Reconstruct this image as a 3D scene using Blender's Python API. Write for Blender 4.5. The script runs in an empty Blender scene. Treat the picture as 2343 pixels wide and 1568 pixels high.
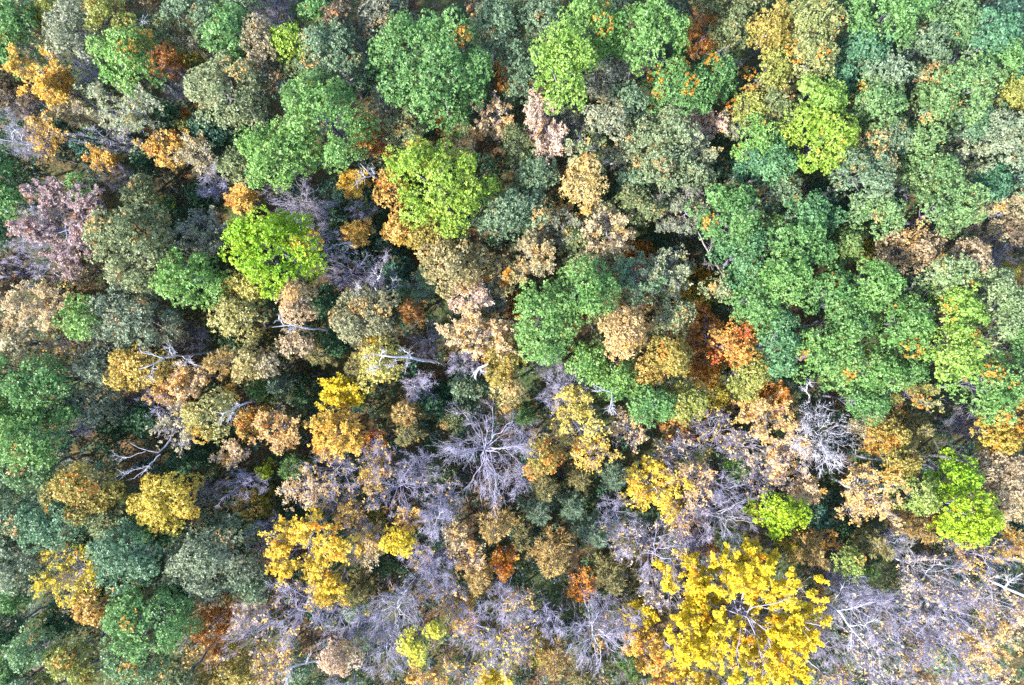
import bpy, math, random
import numpy as np

# ------------------------------------------------------------------ camera, sky, sun, exposure
SC = bpy.context.scene
COL = SC.collection
CAM_H = 88.0            # drone height above the forest floor
FW = 1.5                # frame width per metre of distance (24 mm lens on 36 mm)
cam_d = bpy.data.cameras.new('drone_camera')
cam_d.lens = 24.0
cam_d.sensor_width = 36.0
cam_d.clip_start = 0.5
cam_d.clip_end = 6000.0
cam = bpy.data.objects.new('drone_camera', cam_d)
COL.objects.link(cam)
cam.location = (0, 0, CAM_H)
cam.rotation_euler = (0, 0, 0)
SC.camera = cam

SUN_EL, SUN_AZ = 40.0, 238.0        # azimuth clockwise from +Y (up in the photograph)
world = bpy.data.worlds.new('World')
SC.world = world
world.use_nodes = True
wn = world.node_tree
sky = wn.nodes.new('ShaderNodeTexSky')
sky.sky_type = 'NISHITA'
sky.sun_disc = False
sky.sun_elevation = math.radians(SUN_EL)
sky.sun_rotation = math.radians(SUN_AZ)
bg = wn.nodes['Background']
bg.inputs['Strength'].default_value = 0.15
wn.links.new(sky.outputs['Color'], bg.inputs['Color'])

sun_d = bpy.data.lights.new('sun', 'SUN')
sun_d.energy = 3.3
sun_d.angle = math.radians(1.5)
sun_d.color = (1.0, 0.965, 0.90)
sun = bpy.data.objects.new('sun', sun_d)
COL.objects.link(sun)
sun.rotation_euler = (math.radians(90 - SUN_EL), 0, math.radians(180 - SUN_AZ))

SC.view_settings.view_transform = 'Standard'
SC.view_settings.look = 'None'
SC.view_settings.gamma = 1.0
SC.view_settings.use_curve_mapping = False
SC.view_settings.exposure = 2.42
SC.render.engine = 'CYCLES'
SC.cycles.max_bounces = 6
SC.cycles.diffuse_bounces = 4
SC.cycles.transmission_bounces = 4
SC.cycles.use_denoising = False

# ------------------------------------------------------------------ materials
def lin(c):
    c = np.asarray(c, float) / 255.0
    return np.where(c <= 0.04045, c / 12.92, ((c + 0.055) / 1.055) ** 2.4)

def leaf_material(name, trans, rough, spec):
    m = bpy.data.materials.new(name)
    m.use_nodes = True
    nt = m.node_tree
    nt.nodes.clear()
    out = nt.nodes.new('ShaderNodeOutputMaterial')
    mix = nt.nodes.new('ShaderNodeMixShader')
    pr = nt.nodes.new('ShaderNodeBsdfPrincipled')
    tr = nt.nodes.new('ShaderNodeBsdfTranslucent')
    at = nt.nodes.new('ShaderNodeAttribute')
    at.attribute_name = 'tint'
    pr.inputs['Roughness'].default_value = rough
    pr.inputs['Specular IOR Level'].default_value = spec
    mix.inputs['Fac'].default_value = trans
    L = nt.links.new
    L(at.outputs['Color'], pr.inputs['Base Color'])
    L(at.outputs['Color'], tr.inputs['Color'])
    L(pr.outputs[0], mix.inputs[1])
    L(tr.outputs[0], mix.inputs[2])
    L(mix.outputs[0], out.inputs['Surface'])
    return m

def bark_material(name, c1, c2, scale, rough=0.85):
    m = bpy.data.materials.new(name)
    m.use_nodes = True
    nt = m.node_tree
    pr = nt.nodes['Principled BSDF']
    tc = nt.nodes.new('ShaderNodeTexCoord')
    no = nt.nodes.new('ShaderNodeTexNoise')
    no.inputs['Scale'].default_value = scale
    no.inputs['Detail'].default_value = 5
    rp = nt.nodes.new('ShaderNodeValToRGB')
    rp.color_ramp.elements[0].position = 0.34
    rp.color_ramp.elements[1].position = 0.62
    rp.color_ramp.elements[0].color = (*c1, 1)
    rp.color_ramp.elements[1].color = (*c2, 1)
    L = nt.links.new
    L(tc.outputs['Object'], no.inputs['Vector'])
    L(no.outputs['Fac'], rp.inputs['Fac'])
    L(rp.outputs['Color'], pr.inputs['Base Color'])
    pr.inputs['Roughness'].default_value = rough
    pr.inputs['Specular IOR Level'].default_value = 0.2
    return m

M_LEAF = leaf_material('leaf', 0.30, 0.5, 0.35)
M_DRY = leaf_material('dry_leaf', 0.40, 0.6, 0.3)
M_NEEDLE = leaf_material('needle', 0.15, 0.65, 0.2)
M_BARK = bark_material('grey_bark', (0.10, 0.085, 0.075), (0.26, 0.235, 0.22), 6)
M_TWIG = bark_material('pale_twig', (0.16, 0.146, 0.195), (0.285, 0.268, 0.35), 1.2)
M_DIM = bark_material('dark_twig', (0.07, 0.065, 0.085), (0.19, 0.18, 0.215), 1.5)  # darker twig copy; for bare trees in gaps the shade is in the colour
M_WHITE = bark_material('white_bark', (0.22, 0.21, 0.235), (0.43, 0.42, 0.455), 2.2)

# ------------------------------------------------------------------ mesh helpers
def mesh_from(name, V, faces, mat, tint=None, smooth=False):
    """V (n,3); faces: list of int arrays (k,3) or (k,4); tint (faces,3) linear colour of each face."""
    me = bpy.data.meshes.new(name)
    V = np.ascontiguousarray(V, dtype=np.float32)
    faces = [f for f in faces if len(f)]
    tot = np.concatenate([np.full(len(f), f.shape[1], np.int32) for f in faces])
    idx = np.concatenate([f.ravel() for f in faces]).astype(np.int32)
    start = np.concatenate([[0], np.cumsum(tot)[:-1]]).astype(np.int32)
    me.vertices.add(len(V)); me.vertices.foreach_set('co', V.ravel())
    me.loops.add(len(idx)); me.loops.foreach_set('vertex_index', idx)
    me.polygons.add(len(tot)); me.polygons.foreach_set('loop_start', start)
    me.polygons.foreach_set('loop_total', tot)
    if smooth:
        me.polygons.foreach_set('use_smooth', np.ones(len(tot), bool))
    if tint is not None:
        a = me.attributes.new('tint', 'FLOAT_COLOR', 'FACE')
        rgba = np.ones((len(tot), 4), np.float32)
        rgba[:, :3] = tint
        a.data.foreach_set('color', rgba.ravel())
    me.materials.append(mat)
    me.update(calc_edges=True)
    return me

def link(name, me, parent=None, loc=None):
    o = bpy.data.objects.new(name, me)
    COL.objects.link(o)
    if parent is not None:
        o.parent = parent
    if loc is not None:
        o.location = loc
    return o

def unit(a):
    return a / (np.linalg.norm(a, axis=-1, keepdims=True) + 1e-9)

def tubes(PL, RAD, sides=3):
    """polylines (K,P,3), radii (K,P) -> verts, quads"""
    PL = np.asarray(PL, float); RAD = np.asarray(RAD, float)
    K, P, _ = PL.shape
    T = unit(np.gradient(PL, axis=1))
    ref = np.zeros((K, 1, 3)); ref[:, 0, 2] = 1
    steep = np.abs(unit(PL[:, -1] - PL[:, 0])[:, 2]) > 0.8
    ref[steep, 0] = (1, 0.13, 0)
    U = unit(np.cross(T, np.broadcast_to(ref, T.shape)))
    W = np.cross(T, U)
    a = np.arange(sides) * 2 * math.pi / sides
    ring = U[:, :, None, :] * np.cos(a)[None, None, :, None] + W[:, :, None, :] * np.sin(a)[None, None, :, None]
    V = PL[:, :, None, :] + ring * RAD[:, :, None, None]
    base = (np.arange(K) * P * sides)[:, None, None] + (np.arange(P - 1) * sides)[None, :, None]
    s = np.arange(sides)[None, None, :]; s2 = (np.arange(sides) + 1) % sides
    q = np.stack([base + s, base + s2[None, None, :], base + sides + s2[None, None, :], base + sides + s], -1)
    return V.reshape(-1, 3), q.reshape(-1, 4)

def spikes(A, B, r):
    """single tapering twigs from A to B: three triangles each"""
    K = len(A)
    T = unit(B - A)
    ref = np.tile(np.array([[0.21, 0.37, 0.9]]), (K, 1))
    U = unit(np.cross(T, ref)); W = np.cross(T, U)
    V = np.empty((K, 4, 3))
    for i in range(3):
        an = i * 2.0944
        V[:, i] = A + (U * math.cos(an) + W * math.sin(an)) * np.reshape(r, (-1, 1))
    V[:, 3] = B
    b = (np.arange(K) * 4)[:, None]
    F = np.concatenate([b + np.array([[0, 1, 3]]), b + np.array([[1, 2, 3]]), b + np.array([[2, 0, 3]])])
    return V.reshape(-1, 3), F

class Geo:
    def __init__(s): s.V = []; s.F = []; s.n = 0
    def add(s, V, F):
        s.V.append(V); s.F.append(F + s.n); s.n += len(V)
    def mesh(s, name, mat, smooth=False):
        q = [f for f in s.F if f.shape[1] == 4]; t = [f for f in s.F if f.shape[1] == 3]
        return mesh_from(name, np.concatenate(s.V), [np.concatenate(x) for x in (q, t) if x], mat, smooth=smooth)

def leaves(rng, P, N, m, L, w, flat=0.55, tri=False):
    """m leaves radiating from each tuft point P with outward normal N; returns verts, quads, tuft index per leaf"""
    n = len(P)
    P = np.repeat(P, m, 0); N = np.repeat(N, m, 0)
    D = unit(rng.normal(size=P.shape))
    D = unit(D - N * (D * N).sum(1, keepdims=True) * 0.8 + N * flat)
    Ls = L * rng.uniform(0.65, 1.25, (len(P), 1)); ws = w * rng.uniform(0.7, 1.25, (len(P), 1))
    S = unit(np.cross(D, N + rng.normal(size=P.shape) * 0.35))
    B = P + rng.normal(size=P.shape) * L * 0.22
    mid = B + D * Ls * 0.55
    tip = B + D * Ls - N * Ls * 0.18
    if tri:
        V = np.stack([B, tip + S * ws * 0.6, tip - S * ws * 0.6], 1).reshape(-1, 3)
    else:
        V = np.stack([B, mid + S * ws * 0.5, tip, mid - S * ws * 0.5], 1).reshape(-1, 3)
    q = 3 if tri else 4
    F = (np.arange(len(P)) * q)[:, None] + np.arange(q)[None, :]
    return V, F, np.repeat(np.arange(n), m)

# ------------------------------------------------------------------ leaf colours (as the leaves look in open daylight; 'dark' has shade painted in)
K_ALB = 0.50
PAL = {  # name: (colour a, colour b, fleck colour, share of tufts with the fleck colour, words)
 'green':   ((82,140,70),(152,198,112),(245,170,60),.012,'mid-green'),
 'fresh':   ((102,164,64),(176,214,114),(245,175,60),.010,'fresh green'),
 'blue':    ((72,132,92),(136,188,138),(245,175,60),.012,'bluish green'),
 'greygreen':((98,134,96),(166,190,144),(220,180,110),.04,'grey-green'),
 'silver':  ((150,160,122),(202,202,166),(225,195,120),.05,'pale silvery-green'),
 'lime':    ((138,188,40),(204,224,92),(245,170,50),.02,'lime-green'),
 'vivid':   ((132,196,10),(200,230,46),(250,200,30),.015,'vivid lime'),
 'limeyel': ((168,205,6),(228,234,30),(250,190,20),.02,'lime-yellow'),
 'yelgreen':((148,162,66),(212,206,108),(245,170,60),.07,'yellow-green'),
 'goldgreen':((168,158,66),(224,196,100),(245,165,60),.12,'gold-green'),
 'olive':   ((112,134,82),(174,180,120),(220,175,105),.08,'olive'),
 'paleolive':((138,154,100),(198,204,150),(230,180,100),.05,'pale olive'),
 'tan':     ((166,150,114),(222,206,164),(235,185,110),.06,'tan'),
 'greytan': ((124,132,112),(182,182,154),(220,180,120),.06,'grey-tan'),
 'peach':   ((226,182,128),(248,220,178),(255,195,90),.08,'peach'),
 'palepeach':((238,190,130),(252,226,184),(250,190,90),.08,'pale peach'),
 'pink':    ((226,182,156),(244,218,200),(250,190,110),.10,'pale pink'),
 'mauve':   ((168,132,132),(212,188,186),(190,140,120),.06,'pinkish mauve'),
 'gold':    ((234,182,52),(252,218,108),(220,145,50),.05,'golden'),
 'goldorange':((232,174,66),(250,212,122),(225,145,55),.08,'orange-gold'),
 'yellow':  ((252,206,16),(255,234,66),(250,160,20),.05,'bright yellow'),
 'paleyellow':((226,198,80),(248,228,130),(245,190,60),.06,'pale yellow'),
 'lemon':   ((232,226,50),(248,242,110),(235,220,60),.05,'pale lemon'),
 'orange':  ((228,138,34),(248,178,70),(210,95,30),.10,'orange'),
 'rust':    ((170,108,48),(218,156,84),(235,160,55),.10,'rust-brown'),
 'brown':   ((118,102,82),(168,146,112),(210,150,90),.08,'brown'),
 'dark':    ((44,92,60),(88,134,84),(150,145,70),.03,'dark green'),  # green with shade put into the colour
 'teal':    ((48,98,80),(96,142,116),(150,150,95),.03,'dark teal-green'),
 'mustard': ((146,148,40),(206,184,64),(230,160,45),.10,'mustard'),
 'needle_olive':((124,130,78),(186,174,112),(214,180,100),.12,'olive'),
 'needle_gold': ((178,144,78),(240,204,128),(240,195,100),.15,'golden-brown'),
 'needle_rust': ((150,104,50),(232,168,92),(240,165,90),.2,'rust-coloured'),
 'needle_green':((76,122,62),(132,168,90),(160,160,90),.05,'green'),
 'needle_teal': ((92,126,96),(150,172,136),(180,175,125),.05,'grey-green'),
}
def leaf_col(c):
    c = lin(c) * K_ALB
    l = float(c @ np.array([0.2126, 0.7152, 0.0722]))
    return l + (c - l) * 0.97
PALL = {k: (leaf_col(a), leaf_col(b), leaf_col(c), p) for k, (a, b, c, p, _) in PAL.items()}

def tints(rng, pal, lobe_of_tuft, n_lobes, tuft_of_leaf, fleck=None):
    a, b, c, p = PALL[pal]
    if fleck is not None:
        c, p = leaf_col(fleck[0]), fleck[1]
    nt = len(lobe_of_tuft)
    lob = rng.random(n_lobes)
    t = np.clip(0.45 * lob[lobe_of_tuft] + 0.55 * rng.random(nt), 0, 1)
    col = a + (b - a) * t[:, None]
    # whole sprays turn colour together
    turned = rng.random(n_lobes) < p * 1.1
    pt = np.where(turned[lobe_of_tuft], 0.7, p * 0.12)
    fl = rng.random(nt) < pt
    col[fl] = c
    out = col[tuft_of_leaf]
    out = out * rng.uniform(0.78, 1.22, (len(out), 1)) * rng.uniform(0.93, 1.07, (len(out), 3))
    return np.clip(out, 0.003, 0.9)

# ------------------------------------------------------------------ where a crown stands
def at(u, v, z):
    """a point of the 2343 x 1568 photograph, at height z, as world x, y"""
    k = FW * (CAM_H - z) / 2343.0
    return (u - 1171.5) * k, (784.0 - v) * k

def poly(pts, n):
    """resample a polyline to n points"""
    pts = np.asarray(pts, float)
    d = np.concatenate([[0], np.cumsum(np.linalg.norm(np.diff(pts, axis=0), axis=1))])
    s = np.linspace(0, d[-1], n)
    return np.stack([np.interp(s, d, pts[:, i]) for i in range(pts.shape[1])], 1)

def sample_on(rng, PL, RAD, n, t0, t1):
    K, P, _ = PL.shape
    i = rng.integers(0, K, n)
    t = rng.uniform(t0, t1, n) * (P - 1)
    j = np.minimum(t.astype(int), P - 2); f = (t - j)[:, None]
    pos = PL[i, j] * (1 - f) + PL[i, j + 1] * f
    tan = unit(PL[i, j + 1] - PL[i, j])
    rad = RAD[i, j] * (1 - f[:, 0]) + RAD[i, j + 1] * f[:, 0]
    return pos, tan, rad, t / (P - 1)

def grow(rng, pos, tan, length, spread, up, P, crook=0.12, away=None):
    """child branches from parent points: direction turned away from the parent by about `spread` radians"""
    n = len(pos)
    R = rng.normal(size=(n, 3))
    R = unit(R - tan * (R * tan).sum(1, keepdims=True))
    ang = spread * rng.uniform(0.6, 1.35, (n, 1))
    D = tan * np.cos(ang) + R * np.sin(ang)
    if away is not None:
        D = D + away
    D[:, 2] += up
    D = unit(D)
    PL = np.empty((n, P, 3)); PL[:, 0] = pos
    step = length[:, None] / (P - 1)
    for k in range(1, P):
        D = unit(D + rng.normal(size=(n, 3)) * crook)
        PL[:, k] = PL[:, k - 1] + D * step
    return PL

def trunk_line(rng, base, top, n=7, wob=0.25):
    t = np.linspace(0, 1, n)[:, None]
    p = np.asarray(base) * (1 - t) + np.asarray(top) * t
    w = rng.normal(size=(n, 3)) * wob; w[:, 2] = 0; w[0] = 0; w[-1] = 0
    return p + w * np.sin(t * math.pi)

# ------------------------------------------------------------------ tree builders (each returns its parts as name -> mesh, local to the foot of the tree)
def leafy(rng, rx, ry, h, pal, off, dens=1.0, leaf=0.30, bark=M_BARK, fleck=None, lobe=1.0, shrub=False):
    rx, ry = rx * 1.12, ry * 1.12
    r = 0.5 * (rx + ry)
    rz = min(0.62 * r + 0.9, h * 0.46)
    c = np.array([off[0], off[1], h - rz])
    lr0 = (0.72 + 0.09 * r) * lobe if not shrub else 0.5 + 0.09 * r
    nl = max(8, int(dens * 2.7 * (rx * ry) / (lr0 ** 2)))
    ord_ = np.arange(nl)
    th = ord_ * 2.39996 + rng.uniform(0, 6.28) + rng.normal(size=nl) * 0.28
    s = np.clip(np.sqrt((ord_ + 0.5) / nl) + rng.normal(size=nl) * 0.06, 0.02, 1.0)
    cz = np.sqrt(1 - s ** 2)
    low = rng.random(nl) < 0.22
    s = np.where(low, rng.uniform(0.85, 1.0, nl), s)
    cz = np.where(low, rng.uniform(-0.45, 0.2, nl), cz * rng.uniform(0.72, 1.0, nl))
    k1, k2, k3 = rng.uniform(0, 6.28, 3)
    out = 1 + 0.08 * np.sin(2 * th + k1) + 0.08 * np.sin(3 * th + k2) + 0.07 * np.sin(5 * th + k3)
    rad = rng.uniform(0.86, 1.04, nl) * out
    inner = 1 - 0.55 * lr0 / max(r, 0.5)
    lr = lr0 * rng.uniform(0.62, 1.22, nl)
    LC = c + np.stack([np.cos(th) * s * rx * rad * inner, np.sin(th) * s * ry * rad * inner,
                       cz * rz * (0.72 + 0.36 * rad)], 1)
    top3 = min(nl, 2 + int(r))                     # the leader boughs close the crown over the trunk
    a3 = rng.uniform(0, 6.28, top3); q3 = rng.uniform(0.05, 0.36, top3)
    LC[:top3] = c + np.stack([np.cos(a3) * q3 * rx, np.sin(a3) * q3 * ry, rz * rng.uniform(0.74, 0.96, top3)], 1)
    LC[:, 2] += rng.normal(size=nl) * (0.12 + 0.09 * r)
    nt = np.maximum(6, (26 * (lr / 0.9) ** 2 * (0.30 / leaf) ** 1.6).astype(int))
    lob = np.repeat(np.arange(nl), nt)
    D = unit(rng.normal(size=(len(lob), 3)) + np.array([0, 0, 0.35]))
    P = LC[lob] + D * lr[lob][:, None] * np.array([1, 1, 0.8]) * rng.uniform(0.78, 1.06, (len(lob), 1))
    N = unit(D + np.array([0, 0, 0.25]))
    P = np.maximum(P, np.array([-1e9, -1e9, 0.12]))
    V, F, ti = leaves(rng, P, N, 6, leaf, leaf * 0.62, 0.55, True)
    parts = {'crown': mesh_from('crown', V, [F], M_LEAF, tints(rng, pal, lob, nl, ti, fleck))}
    # trunk and the limbs that carry the boughs
    top = c + np.array([0, 0, rz * 0.35])
    T = trunk_line(rng, (0, 0, -0.3), top, 7, 0.12 * min(r, 3))
    tr = np.linspace(0.05 * r + 0.06, 0.03 * r + 0.02, 7) if not shrub else np.linspace(0.06, 0.02, 7)
    parts['trunk'] = Geo(); parts['trunk'].add(*tubes(T[None], tr[None], 6))
    parts['trunk'] = parts['trunk'].mesh('trunk', bark, True)
    nb = min(14 if not shrub else 5, nl)
    sel = rng.choice(nl, nb, replace=False)
    t = rng.uniform(0.45, 0.95, nb)
    s0 = np.stack([np.interp(t, np.linspace(0, 1, 7), T[:, i]) for i in range(3)], 1)
    e = LC[sel]
    ln = np.linspace(0, 1, 5)[None, :, None]
    PL = s0[:, None] * (1 - ln) + e[:, None] * ln
    PL[:, :, 2] -= np.sin(ln[..., 0] * math.pi) * 0.25
    rr = np.linspace(1, 0.3, 5)[None] * (0.018 * r + 0.02)
    V, F = tubes(PL, np.repeat(rr, nb, 0), 4)
    parts['limbs'] = mesh_from('limbs', V, [F], bark, smooth=True)
    return parts

def skeleton(rng, rx, ry, h, off, dense=1.0, n1=None, upright=0.0, fine=1.0):
    """trunk, limbs, branches, twigs of a deciduous tree; all local to its foot"""
    r = 0.5 * (rx + ry)
    top = np.array([off[0], off[1], h * 0.80])
    T = trunk_line(rng, (0, 0, -0.3), top, 8, 0.2)
    trad = np.linspace(0.045 * r + 0.08, 0.03, 8)
    n1 = n1 or int(13 + r * 1.8)
    t = np.sort(rng.uniform(0.42, 0.99, n1))
    s0 = np.stack([np.interp(t, np.linspace(0, 1, 8), T[:, i]) for i in range(3)], 1)
    th = np.arange(n1) * 2.39996 + rng.uniform(0, 6.28) + rng.normal(size=n1) * 0.35
    reach = rng.uniform(0.62, 1.0, n1) * (1.08 - 0.35 * (t - 0.42))
    z = h * (0.66 + 0.34 * rng.random(n1)) - (reach ** 2) * 0.18 * r + upright
    e = np.stack([off[0] + np.cos(th) * rx * reach, off[1] + np.sin(th) * ry * reach, np.minimum(z, h)], 1)
    ln = np.linspace(0, 1, 6)[None, :, None]
    P1 = s0[:, None] * (1 - ln) + e[:, None] * ln
    P1[:, :, 2] += np.sin(ln[..., 0] * math.pi) * 0.10 * r * rng.uniform(-0.3, 1.0, (n1, 1))
    wob = rng.normal(size=(n1, 6, 3)) * 0.035 * r; wob[:, 0] = 0
    P1 = P1 + wob
    R1 = np.linspace(1, 0.22, 6)[None] * np.interp(t, [0.4, 1], [0.010 * r + 0.026, 0.006 * r + 0.018])[:, None]
    n2 = int(n1 * 6.5 * dense)
    pos, tan, rad, tt = sample_on(rng, P1, R1, n2, 0.22, 1.0)
    P2 = grow(rng, pos, tan, r * 0.40 * rng.uniform(0.5, 1.25, n2) * (1.2 - 0.5 * tt), 0.62, 0.16, 4, 0.10)
    R2 = np.linspace(1, 0.35, 4)[None] * np.clip(rad * 0.6, 0.012, 0.034)[:, None]
    n3 = int(n2 * 4.0 * fine)
    pos, tan, rad, tt = sample_on(rng, P2, R2, n3, 0.2, 1.0)
    P3 = grow(rng, pos, tan, r * 0.20 * rng.uniform(0.5, 1.3, n3) + 0.15, 0.70, 0.22, 2, 0.18)
    R3 = np.tile(np.array([[0.016, 0.010]]), (n3, 1))
    n4 = int(n3 * 3.4 * fine)
    pos, tan, rad, tt = sample_on(rng, P3, R3, n4, 0.15, 1.0)
    P4 = grow(rng, pos, tan, rng.uniform(0.25, 0.75, n4) * (0.5 + 0.12 * r), 0.75, 0.2, 2, 0.1)
    return dict(T=T, trad=trad, P1=P1, R1=R1, P2=P2, R2=R2, P3=P3, R3=R3, P4=P4)

PROTO = {}
def wood_proto(size, variant, fine, dense):
    """a leafless tree grown once per size and variant; trees of about that size share its meshes"""
    key = (size, variant, fine, dense)
    if key not in PROTO:
        g = np.random.default_rng(900 + 17 * variant + int(size * 10) + int(fine * 1000))
        sk = skeleton(g, size, size, 12.0, (0, 0), dense, fine=fine)
        PROTO[key] = (sk, wood_parts(sk, M_TWIG, M_TWIG, 1.0))
    return PROTO[key]

def borrowed(rng, rx, ry, h, fine, dense=1.0):
    r = 0.5 * (rx + ry)
    size = min((1.8, 2.8, 3.9), key=lambda q: abs(math.log(q / r)))
    sk, parts = wood_proto(size, int(rng.integers(0, 4)), fine, dense)
    rot = rng.uniform(-0.35, 0.35) + math.pi * int(rng.integers(0, 2))
    sc = (rx / size, ry / size, h / 12.0)
    c, s_ = math.cos(rot), math.sin(rot)
    P4 = (sk['P4'] * np.array(sc)) @ np.array([[c, s_, 0], [-s_, c, 0], [0, 0, 1]])
    return dict(P4=P4), parts, rot, sc

def wood_parts(sk, bark, twigm, fine=1.0, limb_parts=True):
    parts = {}
    V, F = tubes(sk['T'][None], sk['trad'][None], 6)
    parts['trunk'] = mesh_from('trunk', V, [F], bark, smooth=True)
    if limb_parts:
        for k in range(len(sk['P1'])):
            V, F = tubes(sk['P1'][k:k + 1], sk['R1'][k:k + 1], 5)
            parts['limb', k] = mesh_from('limb', V, [F], bark, smooth=True)
    else:
        V, F = tubes(sk['P1'], sk['R1'], 4)
        parts['limbs'] = mesh_from('limbs', V, [F], bark, smooth=True)
    g = Geo()
    g.add(*tubes(sk['P2'], sk['R2'], 3))
    g.add(*spikes(sk['P3'][:, 0], sk['P3'][:, -1], np.full(len(sk['P3']), 0.015 * fine)))
    g.add(*spikes(sk['P4'][:, 0], sk['P4'][:, -1], np.full(len(sk['P4']), 0.0115 * fine)))
    parts['twigs'] = g.mesh('twigs', twigm)
    return parts

def bare(rng, rx, ry, h, off, dense=1.0, bark=M_TWIG, twigm=M_TWIG, fine=1.0, pal=None, few=0.0):
    if fine > 1.5 or dense != 1.0:
        sk = skeleton(rng, rx, ry, h, off, dense)
        parts = wood_parts(sk, bark, twigm, fine)
    else:
        sk, wood, rot, sc = borrowed(rng, rx, ry, h, 1.0)
        parts = {'_wood': (wood, rot, sc, bark, twigm)}
    if pal and few > 0:
        parts['leaves'] = tip_leaves(rng, sk, pal, few * 0.5, 0.27)
    return parts

def tip_leaves(rng, sk, pal, amount, leaf, m=3, fleck=None, scale=1.0):
    P4 = sk['P4']
    n = int((len(P4) * scale) * amount)
    i = rng.integers(0, len(P4), n)
    # leaves hang in patches: some boughs keep more than others
    t = rng.uniform(0.2, 1.0, n)[:, None]
    P = P4[i, 0] * (1 - t) + P4[i, -1] * t
    cell = np.floor(P / 1.1).astype(int)
    key = (cell[:, 0] * 73856093 ^ cell[:, 1] * 19349663 ^ cell[:, 2] * 83492791) % 997
    dens = rng.random(997)
    keep = rng.random(n) < np.clip(dens[key] * 1.7, 0.15 + min(0.6, max(0, amount - 1) * 0.2), 1.0)
    P = P[keep]; key = key[keep]
    N = unit(rng.normal(size=P.shape) * 0.7 + np.array([0, 0, 0.9]))
    V, F, ti = leaves(rng, P, N, m, leaf, leaf * 0.66, 0.35, True)
    return mesh_from('leaves', V, [F], M_DRY, np.clip(tints(rng, pal, key, 997, ti, fleck) * np.array([1.30, 1.34, 1.26]), 0, 0.92))

def sparse(rng, rx, ry, h, off, pal, amount=1.0, leaf=0.24, bark=M_TWIG, twigm=M_TWIG, dense=1.0, fleck=None):
    if rx > 6.5 or abs(off[0]) + abs(off[1]) > 1.6:
        sk = skeleton(rng, rx, ry, h, off, dense, fine=0.72)
        parts = wood_parts(sk, bark, twigm, 1.0)
    else:
        sk, wood, rot, sc = borrowed(rng, rx, ry, h, 0.72)
        parts = {'_wood': (wood, rot, sc, bark, twigm)}
    lv = tip_leaves(rng, sk, pal, amount, leaf, 3, fleck, 2.3)
    parts['crown'] = lv
    return parts

def conifer(rng, rx, ry, h, off, pal):
    r = 0.5 * (rx + ry)
    top = np.array([off[0], off[1], h])
    T = trunk_line(rng, (0, 0, -0.3), top, 6, 0.05)
    parts = {}
    V, F = tubes(T[None], np.linspace(0.05 * r + 0.06, 0.015, 6)[None], 6)
    parts['trunk'] = mesh_from('trunk', V, [F], M_BARK, smooth=True)
    nb = int(56 + 13 * r)
    t = 1 - rng.random(nb) ** 1.25 * 0.8
    s0 = np.stack([np.interp(t, np.linspace(0, 1, 6), T[:, i]) for i in range(3)], 1)
    th = np.arange(nb) * 2.39996 + rng.normal(size=nb) * 0.25
    reach = np.clip((1.06 - t) / 0.72, 0.06, 1) ** 0.8 * rng.uniform(0.6, 1.08, nb)
    e = s0 + np.stack([np.cos(th) * rx * reach, np.sin(th) * ry * reach, (0.10 - 0.30 * (1 - t)) * r * reach + 0.25], 1)
    ln = np.linspace(0, 1, 4)[None, :, None]
    PL = s0[:, None] * (1 - ln) + e[:, None] * ln
    PL[:, :, 2] -= np.sin(ln[..., 0] * math.pi) * 0.12 * r
    V, F = tubes(PL, np.repeat(np.linspace(0.035, 0.01, 4)[None], nb, 0), 3)
    parts['limbs'] = mesh_from('limbs', V, [F], M_BARK)
    # sprays along every branch, needles combed forward
    L = np.linalg.norm(e - s0, axis=1)
    ns = np.maximum(5, (L * 13).astype(int))
    bi = np.repeat(np.arange(nb), ns)
    tt = rng.uniform(0.12, 1.03, len(bi)) ** 0.8
    pos = s0[bi] * (1 - tt[:, None]) + e[bi] * tt[:, None]
    pos[:, 2] -= np.sin(tt * math.pi) * 0.12 * r
    ax = unit(e[bi] - s0[bi])
    side = unit(np.cross(ax, np.array([[0, 0, 1.0]])))
    wdt = 0.30 * (1.0 - 0.45 * tt) * (0.5 + 0.2 * r)
    sg = rng.normal(size=len(bi))[:, None]
    pos = pos + side * sg * wdt[:, None] * 0.55 + rng.normal(size=pos.shape) * 0.05
    m = 5
    P = np.repeat(pos, m, 0)
    D = unit(np.repeat(ax, m, 0) + np.repeat(side * sg * 0.5, m, 0) + rng.normal(size=P.shape) * 0.38)
    ll = rng.uniform(0.22, 0.46, (len(P), 1))
    S = unit(np.cross(D, rng.normal(size=P.shape)))
    w = rng.uniform(0.035, 0.065, (len(P), 1))
    V = np.stack([P - S * w, P + S * w, P + D * ll], 1).reshape(-1, 3)
    F = (np.arange(len(P)) * 3)[:, None] + np.arange(3)[None]
    a, b, c, p = PALL[pal]
    # new growth near the tips and the leader is paler than the old needles
    f = np.clip(0.25 + 0.5 * rng.random(len(bi)) + 0.35 * (t[bi] - 0.5), 0, 1)
    col = a + (b - a) * f[:, None]
    fl = rng.random(len(bi)) < p; col[fl] = c
    col = np.repeat(col, m, 0) * rng.uniform(0.75, 1.25, (len(P), 1))
    parts['crown'] = mesh_from('crown', V, [F], M_NEEDLE, np.clip(col, 0.004, 0.9))
    return parts

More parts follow.
